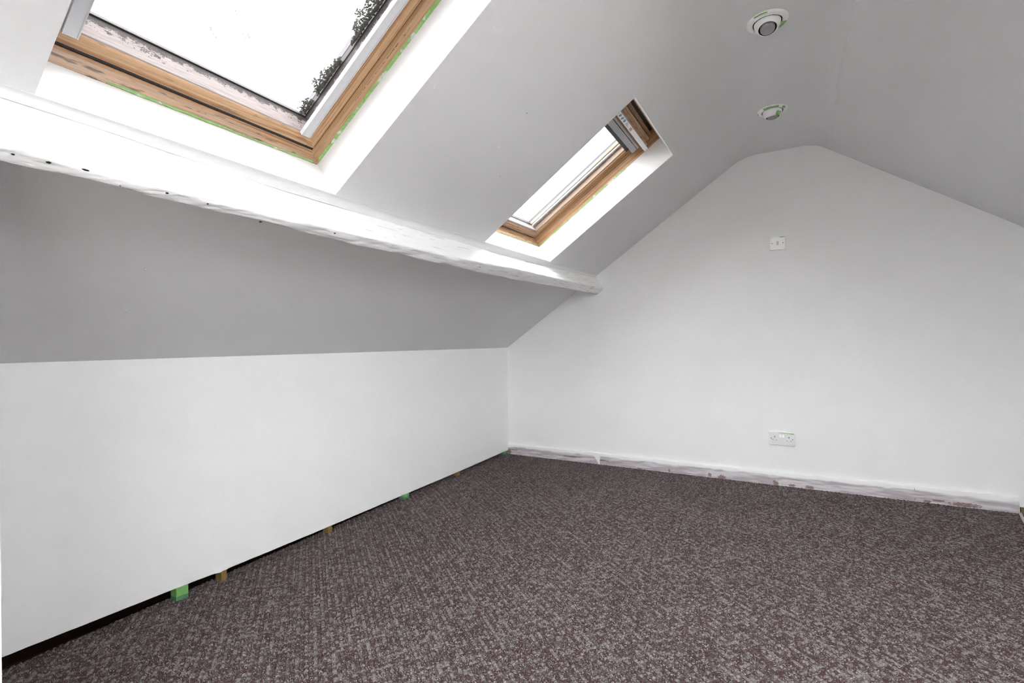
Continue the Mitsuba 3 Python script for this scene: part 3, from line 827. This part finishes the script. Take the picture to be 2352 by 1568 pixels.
# ------------------------------------------------------------------ small paint craters and nail marks on the slopes
for a, b, r in ((1.1802, 1.6737, 0.0042), (1.1929, 1.6731, 0.0034), (1.5804, 1.4001, 0.0045), (1.15, 1.4399, 0.0040), (0.7244, 0.4976, 0.0050), (0.7417, 0.2855, 0.0050)):
    tt = trimesh.creation.torus(r, 0.0008, major_sections=20, minor_sections=6)
    v = np.array(tt.vertices) * [0.75, 1.25, 0.7]
    add('ceiling__paint_ring', trimesh.Trimesh(P(a + v[:, 0], b + v[:, 1], v[:, 2]), tt.faces, process=False), 'm_ceiling')
for a, b in ((1.562, 1.5571), (1.72, 1.30)):
    s = trimesh.creation.icosphere(subdivisions=1, radius=0.0016)
    v = np.array(s.vertices)
    add('ceiling__nail_mark', trimesh.Trimesh(P(a + v[:, 0], b + v[:, 1], v[:, 2] * 0.5), s.faces, process=False), 'm_hole')


# ------------------------------------------------------------------ eyeball downlights
def downlight(key, x, y, axis, label, tapes):
    tag(key, label, 'ceiling light', 'eyeball downlights on the ridge ceiling')
    fl = lathe([(0.050, 0.004), (0.0505, -0.004), (0.0525, -0.0085), (0.057, -0.0105), (0.064, -0.0095), (0.069, -0.0065), (0.0725, -0.002), (0.073, 0.0)], 72)
    M = np.eye(4)
    M[:3, 3] = (x, y, ZR)
    add(key + '__flange', moved(fl, M), 'm_lamp_white', smooth=50)
    c = np.array([x, y, ZR - 0.002])
    R = 0.0475
    t0 = math.asin(0.0335 / R)
    pr = [(R * math.sin(t), R * math.cos(t)) for t in np.linspace(math.pi * 0.72, t0, 30)] + [(0.0325, R * math.cos(t0) + 0.0008), (0.0315, R * math.cos(t0) - 0.0006)]
    A = align(axis, c)
    add(key + '__eyeball', moved(lathe(pr, 64), A), 'm_lamp_white', smooth=50)
    h = R * math.cos(t0)
    add(key + '__eyeball__socket', moved(lathe([(0.0318, h - 0.0006), (0.0312, h - 0.014), (0.0, h - 0.0145)], 48), A), 'm_hole', 'dark gap around the bulb')
    bulb = [(0.0262, h - 0.013), (0.0266, h - 0.002), (0.0254, h + 0.003)] + [(0.0254 * math.cos(t), h + 0.003 + 0.0075 * math.sin(t)) for t in np.linspace(0.1, math.pi / 2, 10)]
    add(key + '__bulb', moved(lathe(bulb, 48), A), 'm_bulb', 'grey frosted reflector bulb, unlit', smooth=60)
    ring = lathe([(0.0500, 0.003), (0.0495, -0.0075), (0.0478, -0.006), (0.0478, 0.003)], 64)
    add(key + '__shadow_gap', moved(ring, M), 'm_hole', 'dark joint between flange and eyeball')
    for kind, t0_, t1_, r0, r1 in tapes:
        t = np.linspace(math.radians(t0_), math.radians(t1_), 24)
        jag = 0.0016 * (meshkit.noise(np.c_[t * 30, 0 * t, 0 * t + x * 50]) - 0.5)
        if kind == 'flange':
            rr = np.array([(0.0525, -0.0085), (0.057, -0.0105), (0.064, -0.0095), (0.069, -0.0065), (0.0725, -0.002)])
            strips = []
            for r in np.linspace(r0, r1, 6):
                rj = np.clip(r + jag, 0.0526, 0.0724)
                z = np.interp(rj, rr[:, 0], rr[:, 1])
                strips.append(np.c_[x + rj * np.cos(t), y + rj * np.sin(t), ZR + z - 0.0007])
        else:
            strips = []
            for el in np.linspace(r0, r1, 6):
                e2 = np.radians(el) + jag * 6
                strips.append(np.c_[c[0] + (R + 0.0006) * np.cos(e2) * np.cos(t), c[1] + (R + 0.0006) * np.cos(e2) * np.sin(t), c[2] - (R + 0.0006) * np.sin(e2)])
        add(key + '__masking_tape', grid_sheet(np.stack(strips)), 'm_tape', 'scrap of green masking tape')


downlight('ceiling_light', -0.0505, 2.118, (0.02, -0.30, -0.95), 'white eyeball downlight nearer the viewer, its grey bulb facing down',
          [('flange', 12, 52, 0.0535, 0.068), ('flange', 84, 96, 0.0540, 0.060), ('flange', -128, -88, 0.0685, 0.0718)])
downlight('ceiling_light_001', -0.0535, 2.955, (0.05, 0.10, -0.98), 'white eyeball downlight closer to the gable wall, with green tape on ring and ball',
          [('flange', -128, -62, 0.0600, 0.0705), ('flange', -44, -26, 0.060, 0.0705), ('ball', -62, -22, 22, 56), ('flange', 170, 184, 0.066, 0.0715)])


# ------------------------------------------------------------------ switch and socket on the gable
def on_gable(m, x, z, out=0.0, tilt=0.0):
    M = trimesh.transformations.rotation_matrix(tilt, [0, 1, 0])
    M[:3, 3] = (x, YG - out, z)
    return moved(m, M)


tag('light_switch', 'square white light switch high on the gable wall', 'light switch')
sxm, szm, tw = -0.0473, 1.5717, 0.004
add('light_switch__plate', on_gable(rbox(0.0862, 0.0852, 0.0085, 0.003), sxm, szm, 0, tw), 'm_white_plastic', smooth=35)
add('light_switch__plate__dark_outline', on_gable(rbox(0.0872, 0.0868, 0.0015, 0.0004), sxm, szm, 0, tw), 'm_print_grey', 'dark line around the plate')  # slightly larger grey plate behind leaves a dark line at the rim
rk = rbox(0.0135, 0.0255, 0.004, 0.001)
rk = moved(rk, trimesh.transformations.rotation_matrix(math.radians(5), [1, 0, 0]))
add('light_switch__rocker', on_gable(rk, sxm - 0.0005, szm + 0.0005, 0.0075), 'm_grey_plastic', smooth=35)
for dx in (-0.0305, 0.0302):
    sc = trimesh.creation.cylinder(0.0027, 0.0012, sections=16)
    sc = moved(sc, trimesh.transformations.rotation_matrix(math.pi / 2, [1, 0, 0]))
    add('light_switch__screw', on_gable(sc, sxm + dx, szm + 0.0008, 0.0085), 'm_screw', 'dark screw head')
tp = Polygon([(0.010, 0.0375), (0.016, 0.036), (0.030, 0.0365), (0.0395, 0.037), (0.0395, 0.0415), (0.012, 0.0415)])
tm = trimesh.creation.extrude_polygon(tp, 0.0005, engine='earcut')
tv = np.array(tm.vertices)
add('light_switch__masking_tape', on_gable(trimesh.Trimesh(np.c_[tv[:, 0], -tv[:, 2], tv[:, 1]], tm.faces, process=False), sxm, szm, 0.0087, tw), 'm_tape', 'scrap of pale green tape')

tag('power_socket', 'white double power socket low on the gable wall above the baseboard', 'power socket')
pxm, pzm = -0.0408, 0.2988
add('power_socket__plate', on_gable(rbox(0.1485, 0.0855, 0.0095, 0.003), pxm, pzm, 0, 0.003), 'm_socket_plastic', smooth=35)
add('power_socket__plate__dark_outline', on_gable(rbox(0.1490, 0.0868, 0.0015, 0.0004), pxm + 0.0002, pzm - 0.0009, 0, 0.003), 'm_print_grey', 'dark line around the plate')  # grey plate behind, shifted down so the dark line is thicker below
for dx in (-0.0075, 0.0080):
    rk = moved(rbox(0.0098, 0.0190, 0.0042, 0.001), trimesh.transformations.rotation_matrix(math.radians(-4), [1, 0, 0]))
    add('power_socket__rocker', on_gable(rk, pxm + dx, 0.3180, 0.0085), 'm_white_plastic', 'white rocker switch', smooth=35)
for x, z, w, h in ((-0.0811, 0.3116, 0.0042, 0.0082), (-0.0002, 0.3103, 0.0042, 0.0082), (-0.0923, 0.2898, 0.0072, 0.0038), (-0.0701, 0.2893, 0.0072, 0.0038), (-0.0120, 0.2886, 0.0072, 0.0038), (0.0107, 0.2882, 0.0072, 0.0038)):
    add('power_socket__pin_slot', box(x - w / 2, x + w / 2, YG - 0.00985, YG - 0.0085, z - h / 2, z + h / 2), 'm_hole' if h > w else 'm_print_grey', 'dark pin slot' if h > w else 'grey shuttered pin slot')
for x, z in ((-0.1015, 0.3000), (0.0206, 0.2986)):
    sc = moved(trimesh.creation.cylinder(0.0030, 0.0014, sections=16), trimesh.transformations.rotation_matrix(math.pi / 2, [1, 0, 0]))
    add('power_socket__screw', on_gable(sc, x, z, 0.0095), 'm_screw', 'dark screw head')
tp = Polygon([(-0.030, 0.0395), (-0.004, 0.0385), (0.020, 0.0368), (0.045, 0.0348), (0.066, 0.0325), (0.069, 0.0335), (0.069, 0.0400), (0.020, 0.0412), (-0.028, 0.0412)])
tm = trimesh.creation.extrude_polygon(tp, 0.0006, engine='earcut')
tv = np.array(tm.vertices)
add('power_socket__masking_tape', on_gable(trimesh.Trimesh(np.c_[tv[:, 0], -tv[:, 2], tv[:, 1]], tm.faces, process=False), pxm, pzm, 0.0097, 0.003), 'm_tape', 'torn strip of green tape along the top edge')

# ------------------------------------------------------------------ blocks that carry the board wall
GREEN = 'green painted blocks under the board wall'
WOOD = 'bare timber blocks under the board wall'
for y0, y1, green, label in ((0.992, 1.036, 1, 'bright green block under the white board wall, the largest and nearest one'),
                             (1.166, 1.189, 0, 'brown timber block under the board wall, beside the nearest green block'),
                             (1.717, 1.741, 0, 'brown timber block under the board wall, midway between the two big green blocks'),
                             (2.293, 2.339, 1, 'green block under the board wall, second one going towards the gable'),
                             (2.860, 2.888, 0, 'brown timber block under the board wall, the one farthest from the viewer'),
                             (3.543, 3.575, 1, 'green block under the board wall, tucked in the corner by the gable')):
    zc = float(floor_z((y0 + y1) / 2))
    zt = float(np.interp((y0 + y1) / 2, ye, ze)) - 0.0004
    m = trimesh.creation.box([0.042, y1 - y0, zt - zc + 0.004])
    m = trimesh.Trimesh(*[x for x in (np.array(m.vertices) + [XK - 0.0235, (y0 + y1) / 2, (zt + zc - 0.004) / 2], m.faces)], process=False)
    add('support_block', m, 'm_green_block' if green else 'm_wood_block', label, 'block', GREEN if green else WOOD)
